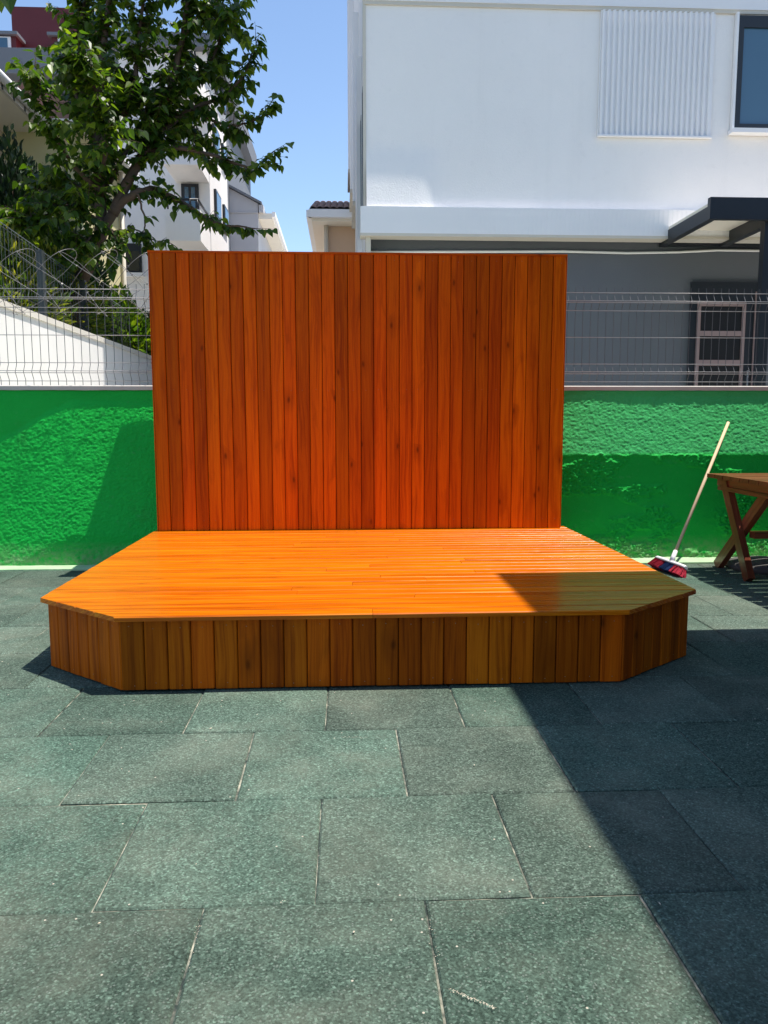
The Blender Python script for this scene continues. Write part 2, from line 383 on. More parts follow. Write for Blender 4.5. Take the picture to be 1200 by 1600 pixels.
for i in range(nb):
    y0, y1 = ys[i]+.0009, ys[i+1]-.0009
    cuts = [0, 1]
    if rnd.random() < .55: cuts = [0, rnd.uniform(.3, .7), 1]
    for a, b in zip(cuts[:-1], cuts[1:]):
        la, ra = deckx(y0); lb, rb = deckx(y1)
        e0 = .0008 if a > 0 else 0; e1 = .0008 if b < 1 else 0
        board_prism(d, [(la+(ra-la)*a+e0, y0), (la+(ra-la)*b-e1, y0), (lb+(rb-lb)*b-e1, y1), (lb+(rb-lb)*a+e0, y1)], ZD-TH, ZD+rnd.uniform(-.0008, .0008), .0050, (rnd.random(), rnd.random(), rnd.random()))
deck = d.build('deck', MAT['deck'], stage)
# planks standing upright along a line (skirts, backdrop); outward normal given
def plank_run(g, p, q, z0, z1, n, th, ch=.0035, gap=.002, jitter=.0):
    p = Vector((p[0], p[1], 0)); q = Vector((q[0], q[1], 0)); d = (q-p); L = d.length; X = d/L; N = Vector((X.y, -X.x, 0))
    for i in range(n):
        a = L*i/n+gap/2; b = L*(i+1)/n-gap/2; t = (rnd.random(), rnd.random(), rnd.random())
        jz0 = rnd.uniform(0, jitter); o = rnd.uniform(-.0005, .0005)
        prof = [(a, 0), (b, 0), (b, th-ch+o), (b-ch, th+o), (a+ch, th+o), (a, th-ch+o)]
        pts = [p+X*u+N*v for u, v in prof]
        lo = g.add([(s.x, s.y, z0+jz0) for s in pts]); hi = g.add([(s.x, s.y, z1) for s in pts])
        ou, ov = t[0]*37, t[1]*53
        m = len(pts)
        for j in range(m):
            l = (j+1) % m
            g.face([lo+j, lo+l, hi+l, hi+j], [(z0+ou, prof[j][0]+ov), (z0+ou, prof[l][0]+ov), (z1+ou, prof[l][0]+ov), (z1+ou, prof[j][0]+ov)], t)
        g.face([lo+j for j in reversed(range(m))], None, t); g.face([hi+j for j in range(m)], None, t)
O_ = .027; T4 = .4142*O_
FL = (XFL+T4, YF+O_); FR = (XFR-T4, YF+O_); SL = (XL+O_, YS+T4); SR = (XR-O_, YS+T4); BL = (XL+O_, YB-.02); BR = (XR-O_, YB-.02)
def inset(p, q, th):  # plank run line lies th behind the face
    p = Vector(p); q = Vector(q); d = (q-p).normalized(); N = Vector((d.y, -d.x)); return p-N*th, q-N*th
def nails_line(g, p, q, n, zs, out):
    p = Vector((p[0], p[1], 0)); q = Vector((q[0], q[1], 0)); d = q-p; X = d.normalized(); N = Vector((X.y, -X.x, 0))
    for i in range(n):
        for z in zs:
            c = p+d*((i+.5)/n)+X*rnd.uniform(-.012, .012)+N*out+Vector((0, 0, z+rnd.uniform(-.006, .006)))
            r = .0020; k = 6
            a = g.add([c+(X*math.cos(j*2*math.pi/k)+Vector((0, 0, 1))*math.sin(j*2*math.pi/k))*r for j in range(k)]); b = g.add([c+N*.0012])
            for j in range(k): g.face([a+j, a+(j+1) % k, b])
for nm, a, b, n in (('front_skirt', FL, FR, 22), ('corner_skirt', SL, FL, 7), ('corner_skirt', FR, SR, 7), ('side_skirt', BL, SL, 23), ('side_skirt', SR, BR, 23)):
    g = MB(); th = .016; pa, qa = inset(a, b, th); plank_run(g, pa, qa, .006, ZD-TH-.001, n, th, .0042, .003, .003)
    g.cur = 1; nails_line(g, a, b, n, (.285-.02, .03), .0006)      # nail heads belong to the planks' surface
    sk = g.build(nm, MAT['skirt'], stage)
# dark lining behind the plank gaps
g = MB(); g.prism([(x, y, .004) for x, y in [(XL+.05, YB-.06), (XL+.05, YS+.03), (XFL+.03, YF+.055), (XFR-.03, YF+.055), (XR-.05, YS+.03), (XR-.05, YB-.06)]], (0, 0, ZD-TH-.006)); g.build('under_frame', MAT['wooddark'], stage)
# backdrop
g = MB(); plank_run(g, (BX0, BY+.018), (BX1, BY+.018), ZD+.002, BZ, 32, .018, .0046, .0034)
g.cur = 1; nails_line(g, (BX0, BY), (BX1, BY), 32, (BZ-.04, 1.30, ZD+.07), .0006)
bd = g.build('backdrop', MAT['clad'], stage)
g = MB(); g.box((BX0+.004, BY+.0185, ZD-.02), (BX1-.004, BY+.075, BZ-.003)); g.build('backdrop_frame', MAT['wooddark'], bd)
for x in (BX0+.004, BX1-.034):  # unseen boards added behind the backdrop to throw shade onto the green wall
    g = MB(); g.box((x, BY+.0755, ZD+.002), (x+.03, 5.97, BZ-.004)); g.build('shade_board', MAT['clad'], bd)
g = MB(); g.box((BX0-.008, BY-.004, BZ+.0005), (BX1+.006, BY+.085, BZ+.014), t=(.3, .6, .5)); g.build('top_trim', MAT['clad'], bd)
for x in (BX0-.007, BX1+.001):
    g = MB(); g.box((x, BY+.004, ZD+.002), (x+.006, BY+.080, BZ), t=(.3, .6, .5)); g.build('edge_trim', MAT['clad'], bd)

# ================================================================== GREEN BOUNDARY WALL
WY, WT = 6.0, 1.315
def sm(a, b, x): t = max(0, min(1, (x-a)/(b-a))); return t*t*(3-2*t)
def wall_out(x, z):
    P = Vector((x, 0, z))
    f1 = noise.fractal(P*15, 1.0, 2.1, 4); f2 = noise.fractal(Vector((x*46, 0, z*62))+Vector((5, 1, 2)), .7, 2.2, 3); big = noise.noise(Vector((x*1.1, 3.1, z*1.3)))
    wob = noise.noise(Vector((x*2.3, 7.7, 0)))*.03+noise.noise(Vector((x*9, 2.7, 0)))*.012
    # left: upright skim coat above a slanting line, thicker battered render below
    zl = .96+.29*sm(-2.7, -1.95, x)+wob
    zz = max(0, zl-z); L = .004*sm(0, .3, WT-z)+.155*min(zz, 1.0)+.008*sm(0, .05, zl-z)
    roughL = sm(-.01, .08, zl-z)*(.0022*f1+.0034*f2)
    # right: battered rough coat in the upper part, ending in a ledge; flatter wall below with patches
    zb = 1.275+.5*wob; ze = .825+.25*wob+.012*noise.noise(Vector((x*21, 1.3, 5)))
    if z > ze: Rr = .006+.19*max(0, zb-z); rr = sm(0, .04, zb-z)*(.0020*f1+.0030*f2)
    else:
        k = sm(ze, ze-.03, z); Rr = .006+.19*(zb-ze)-.004*k-.002*(ze-z)+.022*sm(.22, 0, z)
        pt = sm(-.08, .22, noise.fractal(Vector((x*2.6, 9.3, z*5.2)), 1, 2, 3)); rr = .0010*f1+pt*(.0060*f1+.0110*f2+.010)
    a = sm(-.6, .6, x)
    return (L+roughL)*(1-a)+(Rr+rr)*a+.006*big
wall = thing('boundary_wall', (0, WY, 0), 'low green painted rough plaster wall with pale coping running behind the stage', 'wall')
g = MB(); xa, xb = -5.2, 5.2; NZ = 205
xs = [xa+.2*i for i in range(9)]+[-3.4+.0068*i for i in range(331)]+[-1.1+.1*i for i in range(25)]+[1.42+.0068*i for i in range(381)]+[4.1+.2*i for i in range(6)]
xs = sorted(set(round(v, 4) for v in xs if v <= xb)); xs[-1] = xb; NX = len(xs)-1
for j in range(NZ+1):
    for i in range(NX+1):
        x = xs[i]; z = -.01+(WT+.01)*j/NZ; g.v.append(Vector((x, WY-wall_out(x, z), z)))
for j in range(NZ):
    for i in range(NX): a = j*(NX+1)+i; g.face([a, a+1, a+NX+2, a+NX+1], smooth=True)
k = g.add([(xa, WY+.2, -.01), (xb, WY+.2, -.01), (xb, WY+.2, WT), (xa, WY+.2, WT)]); g.face([k+3, k+2, k+1, k])
g.face([NZ*(NX+1)+i for i in range(NX+1)]+[k+2, k+3]); g.face([j*(NX+1) for j in range(NZ+1)]+[k+3, k]); g.face([j*(NX+1)+NX for j in reversed(range(NZ+1))]+[k+1, k+2])
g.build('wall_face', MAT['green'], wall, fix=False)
g = MB(); nseg = 260                      # coping slab with an uneven, chipped lower lip
ring = []
for i in range(nseg+1):
    x = xa+(xb-xa)*i/nseg; e = .004*noise.noise(Vector((x*6, 0, 1)))+.003*noise.noise(Vector((x*23, 0, 4)))
    ring.append(g.add([(x, WY-.014+e, WT+.001+e*.8), (x, WY-.016+e, WT+.030), (x, WY-.010+e, WT+.036), (x, WY+.22, WT+.040), (x, WY+.22, WT+.001)]))
for i in range(nseg):
    for j in range(5): l = (j+1) % 5; g.face([ring[i]+j, ring[i+1]+j, ring[i+1]+l, ring[i]+l])
g.face([ring[0]+j for j in range(5)]); g.face([ring[-1]+j for j in reversed(range(5))])
g.build('coping', MAT['coping'], wall)
g = MB(); ring = []
for i in range(nseg+1):
    x = xa+(xb-xa)*i/nseg; e = .02*noise.noise(Vector((x*3, 0, 8)))+.012*noise.noise(Vector((x*14, 0, 3)))
    ring.append(g.add([(x, 5.725, -.01), (x, 5.727, .012), (x, 5.745, .018), (x, 5.88, .022+e*.2), (x, 6.0, .05+e*1.2), (x, 6.05, .06+e), (x, 6.05, -.01)]))
for i in range(nseg):
    for j in range(7): l = (j+1) % 7; g.face([ring[i]+j, ring[i+1]+j, ring[i+1]+l, ring[i]+l], smooth=(1 < j < 5))
g.build('kerb', MAT['kerb'], wall)

# ================================================================== WELDED MESH FENCES, RAZOR WIRE
FY = 6.085; FZ0 = WT+.04
def fence(x0, x1, label, side):
    f = thing('mesh_fence', ((x0+x1)/2, FY, FZ0), label, 'fence', 'welded mesh fence panels on the green wall')
    top = aty(1000, 450, FY).z
    H = top-FZ0; rows = [r*1.0 for r in (0.03, .085, .105, .17, .37, .58, .76, .845, .865, .955)]
    zw = [aty(1000, y, FY).z for y in (596.5, 584.5, 581.5, 569, 527.5, 486, 474, 471.5, 458)]
    kb = (zw[1]+zw[2])/2; kt = (zw[6]+zw[7])/2
    def fold(z):
        o = 0
        for kz in (kb, kt):
            dz = abs(z-kz)
            if dz < .055: o = max(o, .034*(1-dz/.055))
        return o
    g = MB()
    for z in zw: g.tube([(x0, FY-.0046-fold(z), z), (x1, FY-.0046-fold(z), z)], .0027, 5)
    g.build('horizontal_wires', MAT['steel'], f)
    g = MB(); x = x0+.012
    while x < x1:
        g.tube([(x, FY-fold(z), z) for z in (FZ0-.01, kb-.055, kb-.004, kb+.004, kb+.055, kt-.055, kt-.004, kt+.004, kt+.055, top)], .0023, 5, smooth=False); x += .0605
    g.build('vertical_wires', MAT['wirev'], f)
    for px in ((x0+.03) if side > 0 else (x1-.03),):
        g = MB(); g.box((px-.03, FY+.008, FZ0-.002), (px+.03, FY+.048, top+.03)); g.box((px-.032, FY+.006, top+.03), (px+.032, FY+.05, top+.038)); g.build('post', MAT['darkwire'], f)
fence(-4.4, -1.12, 'galvanised mesh fence panel on the green wall left of the backdrop, under the razor wire', -1)
fence(1.30, 4.4, 'galvanised mesh fence panel on the green wall right of the backdrop, before the grey wall', 1)
cz = aty(120, 441, FY).z; cr = .235
rz = thing('razor_wire', (-2.6, FY, cz-cr), 'coil of barbed razor wire lying along the top of the left mesh fence', 'razor wire')
g = MB(); gb = g; pts = []
turns = 20; N = turns*44
for i in range(N+1):
    a = i/44*2*math.pi; x = -4.3+3.05*i/N+.035*math.sin(a*2)
    # neighbouring loops are clipped together, so every second one leans the other way
    lean = .27*math.sin(a)*(1 if int(i/44) % 2 else -1)
    r = cr*(1+.05*math.sin(i*.013*6))
    pts.append(Vector((x+lean, FY+.05+r*.9*math.cos(a), cz+r*math.sin(a))))
g.tube(pts, .0018, 5)
for i in range(3, N, 4):
    p = pts[i]; dd = (pts[i+1]-pts[i-1]).normalized(); s = dd.cross(Vector((rnd.uniform(-1, 1), rnd.uniform(-1, 1), rnd.uniform(-1, 1)))).normalized(); nn = dd.cross(s)*.0012
    for sg in (1, -1):
        a = gb.add([p-dd*.004-nn, p+dd*.004-nn, p+s*sg*.012+dd*.012, p+dd*.004+nn, p-dd*.004+nn]); gb.face([a, a+1, a+2]); gb.face([a+2, a+3, a+4]); gb.face([a, a+2, a+4])
g.build('coil', MAT['razor'], rz)
g = MB(); g.tube([(-4.4, FY-.006, cz-cr+.012), (-1.2, FY-.006, cz-cr+.016)], .0018, 5); g.build('support_wire', MAT['steel'], rz)

# ================================================================== GARDEN WALL (left, behind the fence)
GX = -3.05
zt = atx(0, 470, GX).z
gw = thing('garden_wall', (GX, 9, 0), 'white rendered garden wall with sloping pale cap behind the left fence', 'wall')
ya, yb2 = 6.25, 16
za = atx(0, 468, GX).z; ycut = atx(0, 468, GX).y; zb_ = atx(235, 556, GX).z; yb_ = atx(235, 556, GX).y
sl_ = (zb_-za)/(yb_-ycut)
def gz(y): return za+sl_*(y-ycut)
g = MB(); g.prism([(GX, ya, -.02), (GX, yb2, -.02), (GX, yb2, gz(yb2)-.06), (GX, ya, gz(ya)-.06)], (-.2, 0, 0)); g.build('wall_body', MAT['gardenwall'], gw)
g = MB(); g.prism([(GX+.02, ya-.03, gz(ya)-.0595), (GX+.02, yb2, gz(yb2)-.0595), (GX+.02, yb2, gz(yb2)), (GX+.02, ya-.03, gz(ya))], (-.29, 0, 0)); g.build('cap', MAT['gardencap'], gw)
# dark mesh fence along that wall
SX = GX-.35
sf = thing('side_fence', (SX, 9, 0), 'dark wire mesh fence with post receding among the shrubs behind the white garden wall', 'fence')
zA = atx(0, 352, SX); zB = atx(110, 428, SX)
def sz(y): return zA.z+(zB.z-zA.z)*(y-zA.y)/(zB.y-zA.y)
g = MB()
for k in range(9): g.tube([(SX, 6.6, sz(6.6)-k*.2-(.0 if k else 0)), (SX, 13, sz(13)-k*.2)], .0035, 5)
y = 6.6
while y < 13: g.tube([(SX, y, sz(y)-1.6), (SX, y, sz(y)+.03), (SX-.10, y, sz(y)+.11)], .0028, 4); y += .09
g.build('mesh', MAT['darkwire'], sf)
for px in (63, 128):
    pp = atx(px, 400, SX); g = MB(); g.box((SX-.03, pp.y-.04, 0), (SX+.03, pp.y+.04, sz(pp.y)+.03)); g.build('post', MAT['darkwire'], sf)

# ================================================================== WHITE BUILDING (right)
YW = 10.3
p = lambda x, y, Y=YW: aty(x, y, Y)
X0 = p(572, 200).x; X1 = 9.0; ZB = p(700, 329).z; ZT = p(700, 11).z; ZG = p(700, 370).z
wb = thing('white_building', (X0+3, YW+4, 0), 'white rendered house on the right with ribbed panel, grey ground floor and dark canopy', 'building')
HB = 13.0
g = MB(); nx, nz = 60, 40
PX0, PX1, PZ0, PZ1 = p(574, 329).x, p(690, 329).x, ZB, p(600, 262).z
def fac(x, z):
    # swelling added to the render by the floor band, to catch a patch of sun
    k = sm(PX1+.12, PX1-.30, x)*max(0, min(1, (PZ1+.25-z)/(PZ1+.25-ZB))); return .09*k+.004*noise.noise(Vector((x*.8, 0, z*.8)))
for j in range(nz+1):
    for i in range(nx+1):
        u = (i/nx)**1.8; v = (j/nz)**1.5
        x = X0+(X1-X0)*u; z = ZB-.02+(ZT+.05-ZB+.02)*v; g.v.append(Vector((x, YW-fac(x, z), z)))
for j in range(nz):
    for i in range(nx): a = j*(nx+1)+i; g.face([a, a+1, a+nx+2, a+nx+1], smooth=True)
g.build('facade', MAT['white'], wb, fix=False)
g = MB(); g.box((X0+.003, YW+.03, ZG+.02), (X1, YW+12, HB)); g.build('wall', MAT['white'], wb)
xb0 = p(563, 350).x
g = MB()                                                # ribbed floor band
xx = xb0; k = 0
while xx < X1:
    dd = .012 if k % 2 else .006
    g.box((xx, YW-.16-dd*.5, ZG), (xx+.03, YW+.02, ZB)); xx += .03; k += 1
g.build('floor_band', MAT['whitetrim'], wb)
g = MB(); g.box((xb0-.005, YW-.175, ZG-.035), (X1, YW+.04, ZG-.001)); g.box((X0-.012, YW-.12, ZG-.6), (X0+.05, YW+.2, ZG-.036)); g.build('drip_edge', MAT['beigetrim'], wb)
g = MB(); g.box((p(566, 5).x, YW-.032, ZT+.045), (X1, YW+.025, ZT+.62)); g.build('cornice', MAT['whitetrim'], wb)
g = MB(); g.box((p(566, 5).x+.004, YW-.024, ZT), (X1, YW-.004, ZT+.044)); g.box((p(566, 5).x+.004, YW-.02, ZB+.001), (X0-.001, YW+.10, ZT-.001)); g.build('edge_trim', MAT['beigetrim'], wb)
# upper storeys above the cornice stay plain: row of windows
for xw in (2.2, 5.2, 7.4):
    g = MB(); g.box((xw, YW-.01, 7.6), (xw+1.2, YW+.028, 9.2)); fr = g.build('window', MAT['anthracite'], wb)
    g = MB(); g.box((xw+.07, YW-.016, 7.67), (xw+1.13, YW-.0105, 9.13)); g.build('pane', MAT['glass'], fr)
# west side: stacked balcony fins receding
for (ypos, xe, z0, z1) in ((12.6, .235, 3.6, 6.6), (14.6, .21, 5.0, 8.2), (17.4, .19, 6.0, 9.5), (20.0, .17, 7.2, 12)):
    g = MB(); g.box((xe, ypos, z0), (X0+.002, ypos+1.6, z1)); bb = g.build('bay', MAT['whitetrim'], wb)
    g = MB(); g.box((xe-.02, ypos-.05, z0-.08), (X0+.001, ypos+1.65, z0-.001)); g.build('bay_slab', MAT['beigetrim'], bb)
for yw in (11.2, 12.2):
    g = MB(); g.box((X0-.02, yw, 3.9), (X0+.002, yw+.6, 5.6)); wf = g.build('window', MAT['anthracite'], wb)
    g = MB(); g.box((X0-.026, yw+.06, 3.96), (X0-.0205, yw+.54, 5.54)); g.build('pane', MAT['glass'], wf)
# ground floor, recessed, with door
YG = 10.42
g = MB(); g.box((X0+.02, YG, -.02), (X1, YW+12, ZG+.018)); g.build('ground_floor', MAT['greyrender'], wb)
# corrugated panel
a = p(934, 212); b = p(1118, 12); g = MB(); nr = 21; wv = (b.x-a.x)/nr; prof = []
for i in range(nr):
    x = a.x+i*wv
    prof += [(x, -.017), (x+wv*.16, -.05), (x+wv*.50, -.05), (x+wv*.66, -.017)]
prof += [(b.x, -.017)]
i0 = g.add([(x, YW+y, a.z) for x, y in prof]); i1 = g.add([(x, YW+y, min(b.z, ZT-.002)) for x, y in prof]); m = len(prof)
for j in range(m-1): g.face([i0+j, i0+j+1, i1+j+1, i1+j])
g.box((a.x-.012, YW-.056, a.z-.02), (b.x+.012, YW-.006, a.z-.0005)); g.box((a.x-.012, YW-.03, a.z), (a.x-.001, YW-.006, ZT-.003))
g.build('ribbed_panel', MAT['whitetrim'], wb, fix=False)
# upper window
a = p(1143, 205); xr = a.x+1.9; zt_ = p(1150, 27).z
g = MB(); fw_ = .075
for bx in (((a.x, a.z), (a.x+fw_, zt_)), ((xr-fw_, a.z), (xr, zt_)), ((a.x+fw_, zt_-.14), (xr-fw_, zt_)), ((a.x+fw_, a.z), (xr-fw_, a.z+fw_)), ((a.x+.93, a.z+fw_), (a.x+.99, zt_-.14))):
    g.box((bx[0][0], YW-.055, bx[0][1]), (bx[1][0], YW-.008, bx[1][1]))
wn = g.build('window', MAT['anthracite'], wb)
g = MB(); g.box((a.x+fw_-.01, YW-.030, a.z+fw_-.01), (xr-fw_+.01, YW-.020, zt_-.13)); g.build('pane', MAT['glass'], wn)
g = MB(); g.box((a.x-.05, YW-.13, a.z-.055), (xr+.05, YW-.008, a.z-.001)); g.build('sill', MAT['whitetrim'], wn)
g = MB(); g.box((a.x-.03, YW-.07, a.z), (a.x-.001, YW-.008, ZT-.002)); g.build('reveal', MAT['whitetrim'], wn)
# ground floor glazed door: dark surround, rose brown bars
q = lambda x, y: aty(x, y, YG)
s0, s1 = q(1072, 600), q(1190, 442); zd0 = .02
g = MB(); g.box((s0.x, YG-.05, zd0), (s1.x, YG-.002, s1.z)); dr = g.build('door', MAT['anthracite'], wb)
fb = MB()
l0, l1, tp = q(1087, 476).x, q(1162, 476).x, q(1120, 473).z
def bar(x0, z0, x1, z1, dp=.022): fb.box((x0, YG-.05-dp, z0), (x1, YG-.0505, z1))
bar(l0, zd0, l0+.045, tp); bar(l1-.045, zd0, l1, tp); bar(l0+.045, tp-.055, l1-.045, tp, .02)
for y0, y1 in ((518, 526), (563, 572)): bar(l0+.045, q(1120, y1).z, l1-.045, q(1120, y0).z, .02)
bar(q(1175, 500).x, zd0, q(1182, 500).x, q(1178, 457).z, .03)
fb.build('frame', MAT['doorframe'], dr)
g = MB(); zs = [tp-.055, q(1120, 518).z, q(1120, 526).z, q(1120, 563).z, q(1120, 572).z, zd0+.1]
for z1, z0 in ((zs[0], zs[1]), (zs[2], zs[3]), (zs[4], zs[5])): g.box((l0+.047, YG-.056, z0+.001), (l1-.047, YG-.0503, z1-.001))
g.build('pane', MAT['black'], dr)
g = MB(); hx = l1+.05; g.tube([(hx, YG-.10, 1.35), (hx, YG-.10, 1.75)], .012, 6); g.box((hx-.01, YG-.1, 1.4), (hx+.01, YG-.05, 1.42)); g.box((hx-.01, YG-.1, 1.68), (hx+.01, YG-.05, 1.70)); g.build('handle', MAT['steel'], dr)
# canopy over the door
cl = q(1029, 386); cth = .16; cdep = 1.45; cr_x = cl.x+2.5; cz0 = cl.z
cn = MB()
yf = YG-cdep
cn.box((cl.x, yf, cz0), (cr_x, yf+.07, cz0+.24)); cn.box((cl.x, YG-.06, cz0), (cr_x, YG-.002, cz0+.14))
for i in range(4):
    x = cl.x+i*(2.5-.09)/3; cn.box((x, yf+.0705, cz0+.001), (x+.09, YG-.0605, cz0+.15))
cnp = cn.build('canopy', MAT['anthracite'], wb)
g = MB(); g.box((cl.x+.01, yf+.071, cz0+.1505), (cr_x-.01, YG-.004, cz0+.19)); g.build('canopy_panel', MAT['soffit'], cnp)
px = aty(1199, 450, yf+.05).x
g = MB(); g.box((px-.055, yf+.072, -.01), (px+.055, yf+.17, cz0-.001)); g.build('canopy_post', MAT['anthracite'], cnp)
g = MB(); cpts = [q(x, y) for x, y in ((570, 394.5), (700, 394), (880, 393.5), (980, 396), (1060, 394.5), (1120, 391.5), (1192, 392.5))]
g.tube([c+Vector((0, -.02, 0)) for c in cpts], .016, 6); g.build('cable', MAT['cable'], wb)

# ================================================================== OTHER HOUSES
# peach house between, with tiled roof and gutter
YH = 19.0
h = lambda x, y, Y=YH: aty(x, y, Y)
e0 = h(487, 345)
ph = thing('peach_house', (h(520, 500).x, YH+3, 0), 'peach rendered house with tiled roof and white gutter, beside the white building', 'house')
g = MB(); g.box((h(507, 360).x, YH+.5, 0), (4.5, YH+9, e0.z)); g.build('wall', MAT['peach'], ph)
ex = h(487, 340).x
g = MB(); g.prism([(ex, YH, e0.z+.001), (4.6, YH, e0.z+.001), (4.6, YH, e0.z+.10), (ex, YH, e0.z+.10)], (0, 9, 0)); g.build('eaves', MAT['soffit'], ph)
g = MB(); g.box((ex-.06, YH-.12, e0.z+.06), (4.6, YH-.003, e0.z+.24)); g.box((ex-.12, YH-.11, e0.z+.06), (ex-.004, YH+9, e0.z+.22)); g.build('gutter', MAT['whitetrim'], ph)
g = MB(); g.tube([(h(509, 350).x, YH+.44, e0.z), (h(509, 350).x, YH+.44, .1)], .055, 8); g.build('downpipe', MAT['beigetrim'], ph)
g = MB(); zr = e0.z+.25                                   # pantile waves
nt_ = 30; x = ex-.05
for i in range(nt_):
    xa_ = x+i*.16; pr = [(xa_+.08*(1-math.cos(math.pi*k/6)), .05*math.sin(math.pi*k/6)) for k in range(7)]
    a = g.add([(u, YH-.1, zr+v) for u, v in pr]); b = g.add([(u, YH+3.5, zr+1.1+v) for u, v in pr])
    for k in range(6): g.face([a+k, a+k+1, b+k+1, b+k], smooth=True)
g.prism([(ex-.05, YH-.08, zr-.02), (4.6, YH-.08, zr-.02), (4.6, YH+3.5, zr+1.08), (ex-.05, YH+3.5, zr+1.08)], (0, 0, .02)); g.build('roof', MAT['rooftile'], ph)

# white apartment block with balconies
YA = 19.2
A = lambda x, y, Y=YA: aty(x, y, Y)
xl, xr_ = A(193, 300).x, A(328, 300).x; zt_a = A(270, 80).z
ap = thing('apartment_building', (xl, YA+2, 0), 'white apartment block with solid balconies and dark framed windows, half hidden by the tree', 'building')
g = MB(); g.box((xl, YA, 0), (xr_, YA+2.9, zt_a)); g.build('wall', MAT['white'], ap)
g = MB(); g.box((xl-.15, YA-.25, zt_a+.001), (xr_+.25, YA+3.1, zt_a+.3)); g.build('roof_slab', MAT['greywall'], ap)
YBc = 17.9
bx0, bx1 = aty(258, 350, YBc).x, aty(313, 350, YBc).x
for (yt, ybm) in ((327, 376), (212, 257), (95, 142)):
    z0, z1 = aty(285, ybm, YBc).z, aty(285, yt, YBc).z
    g = MB(); g.box((bx0, YBc, z0), (bx1, YBc+.12, z1)); g.box((bx0, YBc+.12, z0), (bx0+.12, YA-.001, z1)); g.box((bx1-.12, YBc+.12, z0), (bx1, YA-.001, z1)); g.box((bx0+.12, YBc+.12, z0), (bx1-.12, YA-.001, z0+.15))
    bk = g.build('balcony', MAT['white'], ap)
    g = MB(); g.tube([(bx0+.05, YBc+.05, z1+.22), (bx1-.05, YBc+.05, z1+.22), (bx1-.05, YA-.01, z1+.22)], .03, 6)
    for k in range(5): xk = bx0+.06+(bx1-bx0-.12)*k/4; g.tube([(xk, YBc+.05, z1-.01), (xk, YBc+.05, z1+.22)], .02, 5)
    g.build('railing', MAT['anthracite'], bk)
    zd_ = z1+.9; wx0, wx1 = A(284, 310).x, A(311, 310).x
    g = MB(); g.box((wx0, YA-.05, z0+.2), (wx1, YA-.002, zd_)); wd = g.build('balcony_door', MAT['anthracite'], ap)
    g = MB(); g.box((wx0+.08, YA-.058, z0+.28), ((wx0+wx1)/2-.03, YA-.0505, zd_-.08)); g.box(((wx0+wx1)/2+.03, YA-.058, z0+.28), (wx1-.08, YA-.0505, zd_-.08)); g.build('pane', MAT['glass'], wd)
wa, wb_ = A(197, 427), A(221, 381)
g = MB(); g.box((wa.x, YA-.05, wa.z), (wb_.x, YA-.002, wb_.z)); wd = g.build('window', MAT['anthracite'], ap)
g = MB(); g.box((wa.x+.05, YA-.058, wa.z+.05), (wb_.x-.05, YA-.0505, wb_.z-.18)); g.build('pane', MAT['glassdark'], wd)
g = MB(); g.box((wa.x-.05, YA-.12, wa.z-.08), (wb_.x+.05, YA-.002, wa.z-.001)); g.build('sill', MAT['whitetrim'], wd)
for (y0, y1) in ((300, 362), (206, 262), (110, 170)):
    for (k0, k1) in ((.55, 1.35), (1.9, 2.6)):
        za_, zc_ = atx(340, y1, xr_).z+.25, atx(340, y0, xr_).z-.1
        g = MB(); g.box((xr_+.002, YA+k0, za_), (xr_+.06, YA+k1, zc_)); wd = g.build('window', MAT['anthracite'], ap)
        g = MB(); g.box((xr_+.0605, YA+k0+.06, za_+.06), (xr_+.068, YA+k1-.06, zc_-.06)); g.build('pane', MAT['glass'], wd)
# pale grey gabled house further back
YP = 30.0
P3 = lambda x, y, Y=YP: aty(x, y, Y)
gh = thing('gabled_house', (P3(390, 500).x, YP+3, 0), 'pale grey house with a sloping gable, far behind beside the white block', 'house')
xl3, xr3 = P3(330, 300).x, P3(403, 320).x; zr3 = P3(405, 318).z; zp = P3(345, 287).z; zm = P3(405, 332).z
g = MB(); g.prism([(xl3, YP, 0), (xr3, YP, 0), (xr3, YP, zr3), (P3(345, 287).x, YP, zp), (xl3, YP, zp-.2)], (0, 9, 0)); g.build('wall', MAT['palegrey'], gh)
g = MB(); g.prism([(xr3+.15, YP-.15, zr3-.05), (xr3+.15, YP-.15, zr3+.03), (P3(345, 287).x, YP-.15, zp+.1), (P3(345, 287).x, YP-.15, zp+.02)], (0, 9.3, 0)); g.build('roof', MAT['greywall'], gh)
g = MB(); g.box((xr3+.002, YP+.1, zm-.2), (xr3+.5, YP+9, zm)); g.build('eaves', MAT['soffit'], gh)
g = MB(); g.box((xr3+.5005, YP+.1, zm-.12), (xr3+.62, YP+9, zm+.06)); g.build('gutter', MAT['whitetrim'], gh)
g = MB(); g.box((xr3-.02, YP-.05, zm-.03), (xl3, YP-.002, zm)); g.box((P3(405, 345).x, YP-.06, zm), (xr3+.2, YP+.4, zr3-.06)); g.build('string_course', MAT['palegrey'], gh)
